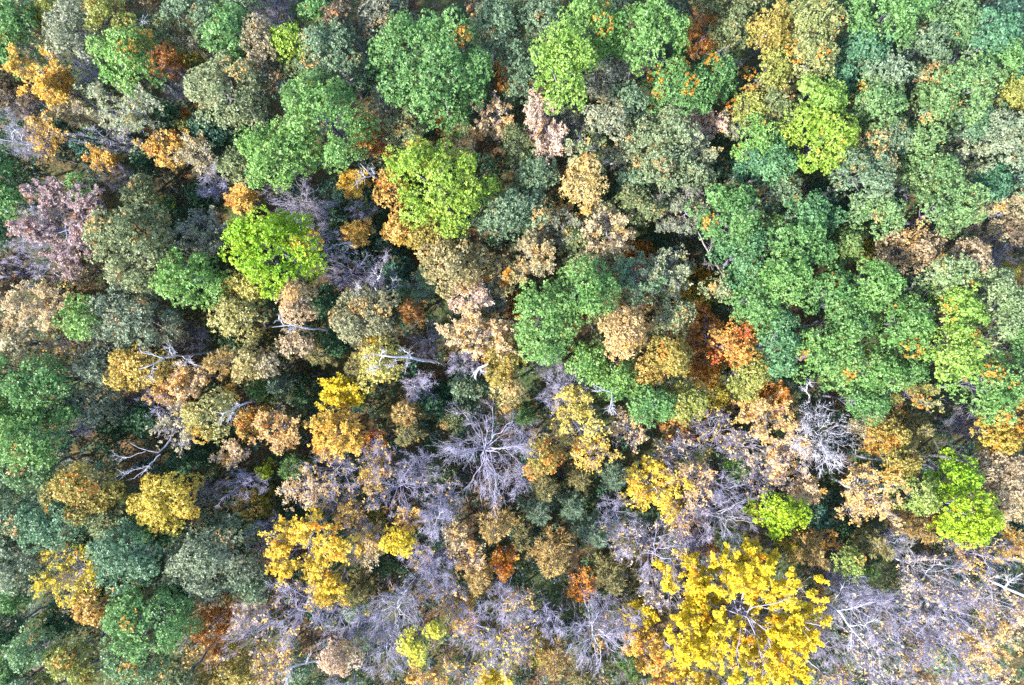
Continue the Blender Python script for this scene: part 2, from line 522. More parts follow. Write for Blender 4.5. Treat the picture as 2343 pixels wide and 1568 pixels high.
# ------------------------------------------------------------------ every tree of the photograph
# kind u v rx ry height palette [options] [| label [| landmark name]]   (u, v, rx, ry in the 2343 x 1568 photograph)
# L dense leafy, S thinly leaved, B bare, C conifer, U shrub or low bush
TREES = '''
L 20 30 48 42 13 green p=.05 | dark green leafy tree with orange flecks filling the top corner beside brown foliage
L 15 105 42 48 12 green p=.03
S 82 50 24 26 8 mustard
L 100 2 34 28 12 yelgreen
L 157 60 56 58 15 silver
L 230 22 44 46 15 yelgreen p=.08
S 62 143 50 54 14 gold c=goldorange a=2.4 t=60,55 | golden-orange tree leaning out with its long pale trunk below | the leaning golden tree
S 104 196 34 28 9 gold a=1.2 t=40,30
B 168 150 44 46 12 bare
L 275 122 66 74 15 fresh p=.03 | fresh green leafy tree with yellow-green crown beside the silvery pale one | the upright fresh-green tree
L 372 62 42 36 11 olive p=.12
S 363 118 46 40 8 rust a=1.2
U 430 130 36 34 4 mustard
S 437 66 32 34 10 tan a=1.2
L 510 58 54 60 15 green p=.012 | broad dark green leafy tree with a crimson sprig at its lower edge
L 405 12 36 32 12 greygreen
L 447 20 34 36 12 greygreen
L 592 88 38 46 13 tan
S 604 132 30 36 9 brown a=1.2
L 512 196 84 80 15 paleolive | wide pale olive leafy tree with cream-tipped knobbly crown | the wide pale olive tree
B 385 168 48 42 9 dim
S 285 250 84 58 13 silver a=1.25 | big silvery half-bare tree with thick pale limbs showing | the silvery half-bare tree
B 245 328 80 28 11 bare few=.12,paleolive
S 207 357 28 24 10 goldorange a=1.4
S 366 355 48 42 10 goldorange a=1.1
S 437 342 40 38 11 tan a=.7
U 420 257 15 13 4 orange
U 428 284 28 26 4 yelgreen
S 76 292 42 44 11 goldorange a=.55
B 18 318 54 36 12 white
S 147 256 34 32 9 tan a=.7
B 245 412 58 34 10 dim
S 118 515 86 104 15 mauve a=4.2 leaf=.24 tw=dim | large pinkish-mauve tree with dry fine foliage at the photo's edge | the pinkish-mauve tree
L 182 424 30 32 8 green
L 283 560 86 96 15 paleolive c=olive | big olive-tan rounded tree beside the pinkish-mauve one | the big olive-tan tree
L 305 434 38 34 11 olive
U 367 470 26 24 5 limeyel
B 484 408 44 40 10 bare
L 467 448 40 38 6 dark
S 552 444 38 34 11 goldorange a=1.5
L 540 378 38 42 12 olive
S 448 510 48 40 11 greytan a=.7
L 12 462 42 40 11 green
L 26 378 42 38 8 dark
L 140 312 42 38 6 teal
L 478 292 52 44 6 teal
U 208 466 15 14 4 orange
S 30 216 46 44 9 brown a=1.1
B 30 250 50 34 9 dim
B 620 24 44 40 9 dim
L 726 30 36 44 12 green
L 768 34 34 40 13 brown
L 652 92 42 38 14 lime | small lime-green leafy tree among greyish crowns near the top edge
L 755 115 66 68 14 greygreen p=.06
L 668 146 34 34 12 olive
L 610 166 36 32 11 greytan
L 735 262 96 92 17 green c=fresh p=.02 | huge rounded green tree, upper right of a double crown with orange sprigs | the huge rounded green tree
L 632 346 84 76 16 fresh | wide pale lime-tinted green crown forming the lower half of a double tree
L 985 138 122 128 19 green p=.008 | the largest mid-green tree, dense and domed, touching the top edge | the largest green tree
L 855 46 42 44 12 greytan
L 852 168 32 40 10 greygreen
L 893 226 48 40 12 greytan p=.12
L 926 286 48 46 12 paleolive
L 1133 50 56 62 13 greygreen
L 1090 14 26 20 9 brown
U 1160 170 36 40 3 orange
U 1018 274 38 30 4 rust
S 1050 308 44 40 11 peach a=1.5
S 1130 258 44 42 12 peach a=.5
S 950 342 34 34 11 goldorange a=1.1
L 1000 415 102 98 17 lime p=.035 | broad lime-green tree scattered with orange flecks and golden neighbours | the orange-flecked lime tree
L 888 428 36 42 11 goldorange
L 910 514 30 38 11 goldorange
S 796 400 34 34 9 gold a=1.6
S 868 330 36 42 8 rust a=.7
B 684 450 84 52 11 dimbare
S 800 512 36 30 9 goldorange a=1.5
B 832 464 34 30 8 bare
U 772 432 40 36 4 teal
U 868 466 40 36 5 dark
L 1150 486 54 54 12 greygreen p=.05
L 1180 28 34 36 12 olive p=.1
L 1238 38 48 48 13 greygreen
L 1196 150 44 76 13 greygreen p=.02
L 1290 150 66 86 17 lime c=fresh p=.005 | tall bright fresh-lime tree with an upright oval crown near the top | the bright oval lime tree
L 1352 44 66 54 15 fresh p=.02
L 1490 64 84 72 16 fresh c=green p=.01 | big pale green spreading tree along the top edge above dark bare twigs
L 1388 104 48 40 13 fresh
L 1392 166 50 48 12 greytan
S 1632 66 42 48 10 rust a=1.4 | reddish-rust thin tree in a dark gap near the top edge
L 1690 54 42 46 11 olive
L 1560 196 80 56 15 green p=.08 f=245,160,30 | green tree splashed with bright orange leaf sprays | the green tree with orange sprays
L 1640 172 50 52 14 green p=.05 f=245,160,30
S 1666 140 32 30 11 greytan a=1.4
B 1490 146 50 36 6 dim
L 1390 262 48 42 13 silver
L 1445 226 38 38 12 greygreen
S 1248 290 46 76 13 pink a=1.5 | tall pale pink thin tree beside the bright oval lime tree's foot | the pale pink tree
S 1312 268 38 40 8 greytan a=.7
S 1358 330 60 52 12 paleolive a=.6
L 1340 416 46 50 14 palepeach c=paleyellow p=.10 leaf=.22 | pale cream-gold tree, brightest of the middle, with rounded crown | the pale cream-gold tree
L 1186 330 40 44 10 olive
L 1230 394 46 44 11 greygreen
L 1206 472 58 54 12 greygreen
L 1484 312 48 48 12 greygreen c=paleolive
L 1530 376 58 52 13 greygreen c=paleolive
L 1546 286 46 44 13 greygreen c=paleolive
S 1618 264 42 34 10 pink a=1.2
S 1628 338 46 44 12 silver a=1.3
L 1598 396 42 38 12 greygreen c=paleolive
L 1720 236 38 42 12 yelgreen p=.1
L 1742 310 44 42 13 fresh p=.02
L 1734 364 38 38 12 blue
S 1690 276 34 34 9 silver a=.4
L 1698 392 42 38 7 teal
L 1458 412 46 36 11 greygreen
L 1470 462 50 38 11 olive
L 1682 486 74 68 15 green p=.01
S 1566 482 56 52 12 greytan a=1.3
L 1625 300 36 30 6 dark
L 1862 44 72 56 15 yelgreen c=paleolive p=.05 | yellowish-olive tree with orange tips on the top edge right of centre
L 1864 132 56 54 15 yelgreen c=paleolive p=.08
L 1776 56 42 50 13 goldgreen p=.08
L 1774 156 44 54 13 yelgreen
L 1786 244 42 48 13 olive p=.05
L 2050 22 88 48 15 green | wide green tree cut by the top edge right of the yellowish-olive one
L 2200 40 58 56 14 greygreen c=green
L 2296 70 58 56 14 blue
L 2312 12 46 30 12 teal
L 1984 112 58 54 13 blue
L 2140 100 54 50 14 greygreen c=greygreen
L 2030 160 52 48 14 blue c=silver
L 2012 230 60 56 15 fresh c=greygreen
L 1922 176 44 48 12 blue
U 2120 163 15 15 11 palepeach
L 2224 190 80 62 15 greygreen c=fresh
L 2304 136 46 42 13 green p=.06
L 2322 204 42 46 13 yelgreen p=.08
L 1880 228 58 56 15 lime c=fresh
L 1890 312 66 64 16 lime | bright lime-green tree above a dark gap in the green mass | the lime tree by the dark gap
L 2142 246 64 54 14 greygreen c=fresh
L 2028 318 60 54 14 greygreen c=greygreen
L 2112 328 46 46 14 greygreen c=fresh
L 2252 284 64 50 12 blue c=greygreen
L 2312 310 58 60 14 greygreen c=silver
L 1984 398 74 58 15 greygreen c=greygreen
L 2158 392 58 46 14 greygreen c=fresh
S 2240 362 46 44 12 silver a=1.4
L 2020 484 56 50 14 greygreen c=fresh
L 2190 466 76 62 15 greygreen c=fresh
L 2276 414 46 44 12 blue
S 2316 474 54 54 11 tan a=1.6
L 1786 366 52 54 14 green c=blue
L 1792 430 46 42 12 greygreen
L 1866 498 62 54 14 green c=blue
S 24 610 50 44 9 brown a=1.1
B 26 562 48 44 11 white
B 30 616 56 30 10 bare
L 184 602 46 52 10 tan c=brown
L 420 636 72 62 14 fresh p=.02 f=170,20,40 | green tree flecked with crimson leaves near its top | the crimson-flecked tree
S 450 552 62 42 12 greytan a=.8
S 68 702 66 58 13 peach c=tan a=2.2 leaf=.23 | peach-brown dry tree at the photo's edge below the mauve one | the peach-brown tree
L 44 788 50 38 12 paleolive c=peach
B 146 780 50 44 11 white few=.3,goldorange
L 172 728 42 46 13 fresh
L 286 730 88 68 13 greytan c=greygreen
B 428 752 48 42 8 dim
S 382 768 34 32 9 tan a=1.1
L 536 722 54 54 13 paleyellow c=paleolive
L 566 652 50 36 13 paleyellow c=yelgreen
U 508 658 16 15 6 orange
C 478 832 46 56 14 needle_gold | golden-brown feathery conifer beside the golden tree's fallen birch | the golden-brown conifer
L 560 832 40 40 11 tan c=paleyellow
L 74 880 72 54 14 green p=.03
L 62 950 66 44 13 green p=.04
L 214 846 38 42 11 greygreen c=greytan
L 298 842 72 43 12 gold c=paleyellow p=.03 leaf=.23 | wide golden tree crossed by a fallen white birch at its upper edge | the wide golden tree
L 204 922 58 54 11 greygreen c=greytan
B 302 908 52 40 9 dim
S 380 896 40 36 10 goldorange c=peach a=1.6
S 424 868 42 40 11 peach a=1.4
L 460 958 58 48 14 paleyellow c=paleolive | pale yellow rounded tree with a white dead branch at its side | the pale yellow tree
U 516 906 24 20 5 gold
C 574 900 34 38 11 needle_green
S 384 982 52 50 12 tan a=0.36
L 55 1012 82 62 15 green c=fresh p=.02
L 242 966 44 38 6 dark
B 182 992 32 28 9 white
S 560 984 40 40 9 goldorange a=0.9
S 514 1036 38 30 10 peach a=0.54
L 615 562 106 84 17 vivid p=.008 | vivid lime-green tree, the brightest green one in the upper half | the vivid lime tree
B 724 538 52 44 9 bare
B 790 612 62 52 9 bare
B 862 620 42 42 9 white
U 872 568 54 50 4 teal
U 770 570 50 48 4 teal
U 890 640 44 40 4 dark
L 985 540 54 40 12 goldgreen p=.1
S 910 552 26 26 10 gold a=1.5
L 1028 604 74 60 13 goldgreen c=tan p=.1
L 674 688 40 50 13 palepeach p=.04 leaf=.20 | pale peach upright dry tree under the vivid lime one | the pale peach tree
L 672 784 40 32 11 tan c=peach
L 832 724 80 62 14 olive c=tan p=.05
C 932 708 40 42 13 needle_rust | rust-coloured starry conifer standing in a dark teal gap | the rusty star conifer
L 868 822 54 54 13 paleyellow c=yelgreen | pale yellow-green tree with a white birch lying across it | the birch-crossed yellow tree
B 972 776 50 46 9 dim
S 1092 762 82 56 13 peach c=palepeach a=2.6 leaf=.22
S 1066 682 46 42 12 pink a=1.0
B 1080 842 40 36 8 dimbare
L 1154 826 44 50 11 goldgreen
C 802 842 38 40 12 needle_olive
C 712 820 36 38 11 needle_olive
L 608 832 34 34 11 tan
C 622 886 42 44 10 needle_teal
S 756 896 46 36 10 yellow a=2.4
B 962 886 46 38 10 bare
L 986 926 40 38 7 dark
C 910 952 42 46 13 needle_gold
C 922 1010 42 44 13 needle_olive
S 748 998 68 54 12 goldorange c=gold a=2.4 leaf=.26 | round orange-gold tree with a brighter golden centre | the round orange-gold tree
S 622 986 50 46 11 goldorange c=peach a=1.2
S 852 1008 32 36 6 orange a=0.36
B 1105 1042 108 116 17 bare d=1.15 | great bare grey tree with spreading limbs in the centre, the largest leafless one | the great bare tree
L 1064 886 42 38 7 greygreen
L 1160 890 40 36 10 tan c=paleyellow
U 1166 936 22 20 5 goldorange
S 954 648 42 40 9 greygreen a=.8
S 1216 592 48 54 12 tan a=1.9 c=tan
S 1400 544 66 50 13 tan c=peach a=1.6
U 1460 586 44 38 3 orange | bright orange low foliage glowing in a gap between greyish crowns | the glowing orange bush
L 1326 558 42 38 11 olive
L 1250 732 74 84 15 green c=fresh p=.01 | large green tree with knobbly crown, centre of the photograph | the central green tree
L 1342 660 54 74 15 fresh c=green p=.02
L 1346 826 44 44 12 fresh
S 1460 640 64 48 11 greygreen a=1.4
S 1530 608 58 54 12 silver a=1.3
U 1596 656 52 46 3 mustard
L 1425 762 54 56 15 peach c=goldorange p=.05 | knobbly peach-gold tree below the greyish half-bare crown | the peach-gold tree
L 1538 814 44 48 12 goldgreen p=.1
L 1488 848 46 34 11 goldgreen c=goldorange
L 1546 722 48 42 11 paleolive
S 1600 772 46 72 5 rust a=2.0 | tall patch of rust-brown thin foliage beside fiery orange leaves | the rust-brown tree
U 1612 852 44 32 4 orange
L 1418 872 60 38 12 fresh
L 1500 926 58 46 12 green
L 1576 924 42 44 12 yelgreen
U 1652 908 30 30 6 mustard
L 1690 784 50 50 13 orange c=goldorange p=.10 f=225,100,50 | fiery orange tree tucked against the green mass | the fiery orange tree
L 1722 864 40 50 13 yelgreen
L 1722 588 72 78 15 blue c=green p=.01
L 1738 692 62 60 14 green p=.01
L 1656 656 30 28 12 paleolive
B 1296 882 40 42 8 bare
B 1256 894 42 36 9 dimbare
S 1316 922 46 44 10 paleyellow a=.7
S 1336 984 60 46 12 paleyellow a=0.48
S 1366 1042 50 36 12 gold a=0.54
S 1440 992 42 44 9 peach a=0.27
S 1752 968 64 56 12 peach c=goldorange a=1.1 leaf=.24
B 1645 1002 58 50 11 bare few=.15,gold
S 1556 1002 36 32 6 rust a=0.72
L 1246 1050 36 48 12 goldgreen p=.3 f=240,150,50 | small green-and-orange tree at the side of the great bare tree | the green-and-orange tree
C 1194 958 34 34 9 needle_green
L 1832 560 78 62 15 green p=.01
L 1806 632 60 46 15 fresh c=green
L 1942 562 40 38 12 olive c=fresh
U 2008 574 44 40 3 mustard
L 2096 566 74 42 13 tan c=peach p=.08 | wide peach-tan tree above the green crowns near the photo's edge
L 2228 590 46 46 13 tan c=peach p=.1
B 2292 562 54 44 8 dim
U 2308 608 40 28 3 mustard
L 2006 646 62 54 15 fresh c=green p=.015
L 1902 668 52 58 14 green p=.02
L 1948 728 50 44 14 green p=.03
L 2076 746 60 60 15 fresh c=green p=.015
L 1906 806 78 70 16 green c=fresh p=.03
L 2000 852 66 58 15 fresh c=green p=.03
L 1990 916 54 42 14 green p=.02
L 2180 626 54 44 15 fresh c=silver
L 2206 704 54 58 15 fresh c=lime p=.01
L 2190 806 64 70 15 fresh c=lime p=.01
L 2302 692 56 74 15 fresh c=silver
L 2290 892 60 78 15 green c=fresh | green tree standing alone at the photo's edge under a shaded gap
L 1790 786 44 72 14 green c=blue
L 2088 842 46 40 13 green
L 2312 782 36 32 7 brown
B 1893 1000 74 84 13 whitestar d=1.3 | white dead tree with a star of bleached branches | the white dead tree
S 1776 926 42 32 9 orange c=rust a=1.7
S 2116 906 60 46 10 goldgreen c=olive a=1.0
C 2118 988 56 46 11 needle_olive
L 2040 1004 40 44 11 goldgreen p=.15
B 2226 968 44 40 8 dim
L 2302 1000 48 46 12 mustard c=gold
S 1976 984 38 36 9 tan a=0.72
L 58 1078 68 46 13 greygreen c=green
L 175 1128 84 56 14 goldgreen p=.12 | olive-gold tree with orange tinge between green crowns | the olive-gold tree
L 371 1150 78 58 14 paleyellow c=yellow p=.02 leaf=.24 | round bright yellow tree standing alone among dark green crowns | the round yellow tree
B 516 1112 56 38 11 bare
S 574 1160 30 40 7 gold a=0.72
L 110 1196 84 66 13 greygreen c=blue
L 14 1190 44 48 12 greygreen
L 22 1296 56 66 13 greygreen c=silver
L 18 1372 46 40 10 green
L 246 1190 42 40 11 olive p=.12
S 146 1316 78 72 13 yellow c=mustard a=.75 w=white | half-bare yellow tree with long white branches reaching down-left | the half-bare yellow tree
L 282 1278 76 68 14 blue c=greygreen
L 465 1288 104 82 14 greygreen c=silver p=.01 | very wide grey-green tree beneath the round yellow one | the wide grey-green tree
S 480 1436 46 50 8 orange c=rust a=0.9
L 318 1430 104 70 14 green p=.03 | large green tree with scattered orange specks near the bottom edge | the orange-specked green tree
L 292 1528 72 48 14 green c=greygreen p=.02
L 200 1398 40 36 12 goldorange p=.05
L 66 1490 50 52 12 greygreen c=green
L 150 1512 46 44 12 yelgreen p=.05
L 188 1560 42 26 12 yelgreen
U 534 1494 26 34 5 mustard
L 540 1546 42 36 9 goldgreen p=.15
S 282 1354 32 26 6 brown a=0.6
L 566 1226 40 44 7 olive c=dark
L 362 1222 42 32 8 dark
U 600 1080 14 20 7 limeyel
U 606 1150 38 40 5 mustard
C 652 1082 40 40 10 needle_green
B 752 1086 68 48 12 bare few=.18,goldorange
S 692 1132 56 40 12 peach a=0.6 leaf=.2
S 690 1252 102 84 14 yellow c=gold a=2.2 leaf=.28 | sparse yellow-gold tree with pale twigs between its leaf patches | the sparse yellow tree
S 732 1366 42 40 11 yellow c=gold a=1.0 leaf=.30
S 840 1108 34 38 9 gold a=0.42
B 910 1132 68 66 13 bare few=.06,goldorange
B 995 1196 38 56 13 white d=1.5 | dense upright bare tree with a white brush of twigs
L 908 1238 40 32 12 yellow p=.02 | small brilliant yellow-gold tree between bare crowns | the small brilliant yellow tree
S 932 1200 36 26 10 goldorange a=0.72
S 834 1284 46 40 10 tan c=peach a=0.72
S 836 1232 30 28 10 gold a=0.84
U 880 1292 36 34 5 dark
B 655 1430 76 88 14 bare few=.1,goldorange | tall bare tree near the bottom edge beneath the sparse yellow one
B 900 1405 72 66 14 white | pale bare tree with an arching fan of limbs left of the bottom centre
B 985 1346 52 52 11 bare
L 944 1490 32 34 11 lemon | pale lemon tree glowing among bare twigs near the bottom edge | the pale lemon tree
L 990 1450 18 16 11 lemon
L 772 1508 38 50 12 palepeach c=pink p=.03 leaf=.19 | pinkish-tan rounded dry tree beside a black gap at the bottom | the pinkish-tan tree
B 885 1512 62 54 12 bare
C 1092 1348 42 50 13 needle_gold
S 1140 1296 32 36 7 orange a=0.9
S 1050 1284 36 38 9 peach a=0.72
C 1130 1228 60 44 14 needle_gold | pale golden-brown conifer with soft feathery sprays below the great bare tree | the feathery pale conifer
S 1046 1226 32 26 8 peach c=tan a=0.6
S 1036 1424 38 46 7 goldorange a=0.6
B 1086 1446 56 56 11 bare
L 690 1532 30 26 6 greygreen
B 1142 1502 58 54 12 bare few=.2,yellow
B 618 1524 46 42 10 bare few=.4,goldorange
U 812 1394 28 34 5 fresh
C 1250 1134 42 42 11 needle_olive
C 1240 1190 42 42 11 needle_teal
C 1312 1170 42 42 11 needle_teal
C 1370 1236 52 46 11 needle_teal
C 1262 1304 68 56 14 needle_gold
C 1186 1250 34 40 10 needle_olive
C 1408 1106 46 44 11 needle_teal
C 1408 1346 54 46 11 needle_olive
C 1456 1262 36 34 11 needle_olive
S 1510 1118 66 64 12 gold c=yellow a=0.96 leaf=.27
S 1594 1106 48 46 12 pink a=0.6 c=goldorange
B 1672 1200 72 62 13 white
B 1688 1118 52 50 12 bare
U 1692 1074 28 28 7 fresh
L 1793 1180 58 44 13 limeyel c=vivid | lime-yellow tree with two lobes near the huge yellow crown | the two-lobed lime-yellow tree
B 1500 1276 74 88 13 bare few=.22,peach
B 1582 1298 60 70 12 bare
S 1716 1420 184 156 18 yellow a=10 leaf=.27 d=1.3 p=.015 | huge bright yellow tree with grey limbs in the lower part | the huge yellow tree
B 1350 1462 76 86 13 white | white-twigged bare tree with an upright trunk near the bottom edge | the white-twigged bare tree
S 1474 1490 46 50 10 goldorange c=gold a=1.6
S 1462 1436 36 26 9 yellow a=1.6
S 1556 1516 34 38 7 tan a=0.6
U 1238 1490 22 40 6 mustard
S 1330 1360 32 34 5 orange a=0.48
C 1270 1542 46 38 12 needle_gold
C 1446 1546 40 32 10 needle_green
B 1194 1490 46 52 9 bare few=.2,goldorange
S 1822 1060 54 56 12 palepeach c=pink a=1.6 leaf=.2
S 1856 1136 38 32 11 peach a=0.84
S 1990 1146 60 74 13 peach c=goldorange a=.9 w=white | thin peach tree with white crooked limbs left of the green pair | the white-limbed peach tree
U 1882 1186 34 34 6 teal
L 2062 1066 46 40 12 goldgreen p=.06
L 2106 1132 54 46 14 fresh c=yelgreen p=.02
L 2196 1094 44 50 13 vivid
L 2220 1186 70 66 16 limeyel c=vivid p=.006 | brilliant lime-yellow dense tree at the right side | the brilliant lime-yellow tree
U 2140 1190 22 26 8 rust
L 2294 1098 54 74 13 tan c=peach p=.06
C 2130 1232 44 40 11 needle_gold
U 2320 1210 34 34 5 teal
L 1953 1292 33 37 11 fresh c=yelgreen | small knobbly green tree alone beside the huge yellow crown | the small knobbly green tree
C 1884 1288 44 52 13 needle_gold
C 2026 1262 46 46 12 needle_olive
B 2076 1254 34 34 9 bare
B 2142 1332 76 62 13 white few=.22,palepeach
B 2284 1296 66 56 13 bare few=.35,goldorange
B 1978 1412 104 92 13 bare few=.04,peach
B 2092 1452 66 58 12 bare few=.1,peach
B 2212 1432 82 70 13 bare few=.15,peach
B 1990 1512 66 54 12 bare few=.3,peach
B 2130 1530 60 42 11 bare few=.12,goldorange
S 2306 1494 56 58 12 peach c=goldorange a=0.96
U 2166 1512 30 28 5 fresh
C 2000 1312 30 28 8 needle_green
B 2322 1372 46 50 12 white few=.2,peach
L -22 60 46 44 12 green
L -24 180 44 44 10 brown
U -10 245 40 30 6 teal
L -26 400 44 46 11 green
L -22 520 44 44 10 dark
S -18 660 44 46 10 brown a=1.4
S -16 740 46 40 11 peach c=tan a=1.6
L -20 860 46 50 13 green
L -22 950 46 46 13 green c=fresh
L -24 1100 46 50 12 greygreen
L -22 1260 48 50 12 greygreen
L -14 1452 46 40 11 dark
L -8 1540 52 44 11 green
L 30 1578 50 36 11 greygreen
L 108 1586 52 38 11 green c=yelgreen
L 400 1578 54 44 11 olive
L 470 1568 40 34 10 goldgreen
S 580 1590 46 38 9 peach a=0.48
U 735 1588 44 30 4 dark
B 800 1592 56 40 10 bare
S 960 1588 50 38 9 goldorange a=0.48
B 1040 1560 54 46 10 bare few=.3,goldorange
S 1120 1592 46 36 10 yellow a=1.4
C 1340 1590 42 36 9 needle_olive
S 1510 1594 44 36 8 orange c=goldorange a=0.6
S 1600 1600 60 44 12 yellow c=gold a=2.0
B 1930 1588 60 44 11 bare few=.2,goldorange
B 2060 1600 60 44 11 bare few=.1,peach
B 2220 1580 66 50 11 bare few=.2,peach
L 2370 150 46 48 13 blue
L 2366 262 46 50 13 silver
L 2372 390 46 50 13 blue
L 2366 520 48 42 11 brown
L 2368 800 48 52 13 green
L 2370 960 46 50 11 goldgreen
S 2366 1180 46 48 11 tan a=1.1
S 2366 1260 44 40 10 goldorange a=0.6
S 2366 1420 50 44 11 peach c=palepeach a=0.6
L 545 -18 46 36 12 greygreen
B 640 -20 46 34 10 dim
L 870 -22 48 38 12 greytan
S 1400 -30 40 26 11 greygreen a=1.0
L 1640 -20 50 38 11 olive
L 1720 -24 50 36 12 olive
L 1960 -30 54 36 13 green
L 2140 -24 50 34 13 greygreen
U 140 690 42 40 5 dark
U 256 1010 40 36 5 dark
U 470 660 34 32 5 teal
U 700 905 40 34 5 dark
U 1010 905 36 34 5 dark
U 1040 960 40 34 5 olive
S 470 1150 36 30 8 greytan a=0.36
U 840 1180 40 30 4 mustard
S 790 1190 36 36 9 goldorange a=0.48
U 760 1240 30 30 4 dark
C 820 1360 42 40 9 needle_olive
U 730 1400 34 30 4 dark
U 1010 1090 40 36 4 olive
C 1330 1110 40 36 9 needle_olive
U 1590 1210 44 36 4 brown
S 1610 1250 36 30 8 rust c=brown a=0.48
U 1480 1390 40 34 4 brown
C 1500 1360 40 34 8 needle_olive
S 1560 1180 40 30 9 goldorange a=0.48
U 1740 1180 36 32 5 mustard
U 1820 1240 38 30 5 mustard
U 1930 1220 40 34 5 dark
S 1890 1240 34 26 7 goldorange a=0.48
U 2060 1340 40 34 5 olive
U 1290 470 34 30 4 dark
S 1300 480 36 30 8 goldorange a=.5
S 1420 330 36 40 9 silver a=.7
S 1270 520 50 40 10 greytan a=1.3
S 1390 480 46 40 11 olive c=tan a=1.2
S 1380 600 46 36 9 olive c=tan a=1.0
S 1150 620 48 44 10 goldgreen c=tan a=1.2
S 1130 690 40 38 9 greytan a=.9
U 1180 700 34 30 4 rust
L 900 620 38 32 8 teal
L 740 690 38 36 8 dark
L 760 780 36 30 7 dark
L 540 800 36 26 8 dark
L 200 330 40 34 8 teal
L 330 360 40 34 7 dark
L 380 260 36 30 7 dark
L 420 530 40 32 8 teal
L 370 480 36 34 8 dark
L 360 560 34 40 10 olive
S 200 480 34 36 8 brown a=1.0
L 300 630 60 40 10 olive c=greytan
L 240 800 44 34 9 greytan
L 130 840 40 34 9 tan c=peach
L 320 960 44 36 8 dark
L 420 1060 46 36 7 dark
L 480 1200 50 34 9 greygreen
L 400 1210 40 30 9 dark
L 330 1200 40 32 9 green
L 200 1250 40 36 9 dark
L 230 1340 42 34 8 dark
L 400 1360 46 40 9 dark
L 130 1430 44 36 8 dark
L 560 1340 44 48 10 greygreen
S 600 1290 36 34 9 peach a=0.3
B 560 1400 40 44 9 bare few=.3,peach
B 760 1160 60 46 11 bare few=.12,goldorange
B 820 1225 50 44 10 bare few=.15,peach
B 600 1230 44 50 10 bare
B 560 1480 50 50 11 bare few=.05,peach
B 770 1420 60 56 12 bare
B 850 1450 50 44 11 bare
B 960 1290 44 40 10 bare few=.1,goldorange
B 1010 1300 44 40 10 dimbare
B 1040 1390 44 40 10 bare few=.15,goldorange
B 1150 1400 50 50 11 bare
B 1200 1420 46 46 11 bare few=.2,goldorange
B 1240 1420 40 40 10 bare
B 960 1060 50 46 11 bare
B 1020 1150 50 50 11 bare few=.08,peach
B 860 1060 46 40 11 bare few=.15,goldorange
B 1200 1100 44 40 10 bare
B 1180 1020 40 44 10 bare
B 1420 1180 50 44 11 bare
B 1440 1230 54 46 11 bare few=.1,peach
B 1590 1190 54 46 11 bare few=.1,pink
B 1540 1360 54 46 11 bare few=.12,peach
B 1450 1420 44 40 10 bare
B 1390 1430 46 50 10 bare
B 1560 1060 50 46 11 bare few=.15,peach
B 1710 1010 50 46 11 bare few=.2,palepeach
B 1740 1100 44 44 11 bare few=.2,palepeach
B 1960 1340 50 40 11 bare
B 2040 1400 56 46 12 bare few=.05,peach
B 2170 1480 60 50 12 bare few=.05,peach
B 2250 1390 54 46 12 bare few=.1,goldorange
B 1900 1500 44 50 11 bare
B 2240 1520 56 44 11 bare few=.08,peach
B 350 930 40 36 10 dimbare
B 90 560 50 44 12 dimbare
B 60 480 40 40 12 dimbare
B 690 480 44 34 9 dimbare
B 1240 850 36 36 9 dimbare
'''

GROUPS = {'L': 'dense leafy trees of the canopy', 'S': 'thinly leaved autumn trees', 'B': 'leafless trees',
          'C': 'conifers among the broadleaf trees', 'U': 'low bushes in the gaps'}
NAMES = {'L': 'leafy_tree', 'S': 'thin_autumn_tree', 'B': 'bare_tree', 'C': 'conifer_tree', 'U': 'bush'}
NOUN = {'L': 'leafy tree', 'S': 'thin-leaved tree', 'B': 'bare tree', 'C': 'conifer', 'U': 'low bush'}
CATS = {'L': 'tree', 'S': 'tree', 'B': 'tree', 'C': 'conifer', 'U': 'bush'}

rows = []
for line in TREES.strip().splitlines():
    seg = [s.strip() for s in line.split('|')]
    w = seg[0].split()
    o = dict(x.split('=') for x in w[7:])
    rows.append(dict(kind=w[0], u=float(w[1]), v=float(w[2]), rx=float(w[3]), ry=float(w[4]), h=float(w[5]), pal=w[6], o=o,
                     label=seg[1] if len(seg) > 1 else None, mark=seg[2] if len(seg) > 2 else None))

# labels of the trees without one of their own: how they look, and where they stand from a tree one can find at once
def look_of(r):
    big = 0.5 * (r['rx'] + r['ry'])
    size = 'large ' if big > 66 else 'small ' if big < 33 else ''
    if r['kind'] == 'B':
        col = {'bare': 'grey-lavender ', 'dim': 'dark shaded ', 'dimbare': 'dim grey ', 'white': 'whitish ', 'whitestar': 'white '}[r['pal']]
        tail = ' with a few leaves' if 'few' in r['o'] else ''
        return size + col + 'bare tree' + tail
    return size + PAL[r['o'].get('c', r['pal']) if r['kind'] == 'S' else r['pal']][4] + ' ' + NOUN[r['kind']]

def sector(a, b):
    ang = math.degrees(math.atan2(-(b['v'] - a['v']), b['u'] - a['u'])) % 360
    return ['right of', 'above and right of', 'above', 'above and left of', 'left of', 'below and left of', 'below', 'below and right of'][int((ang + 22.5) // 45) % 8]

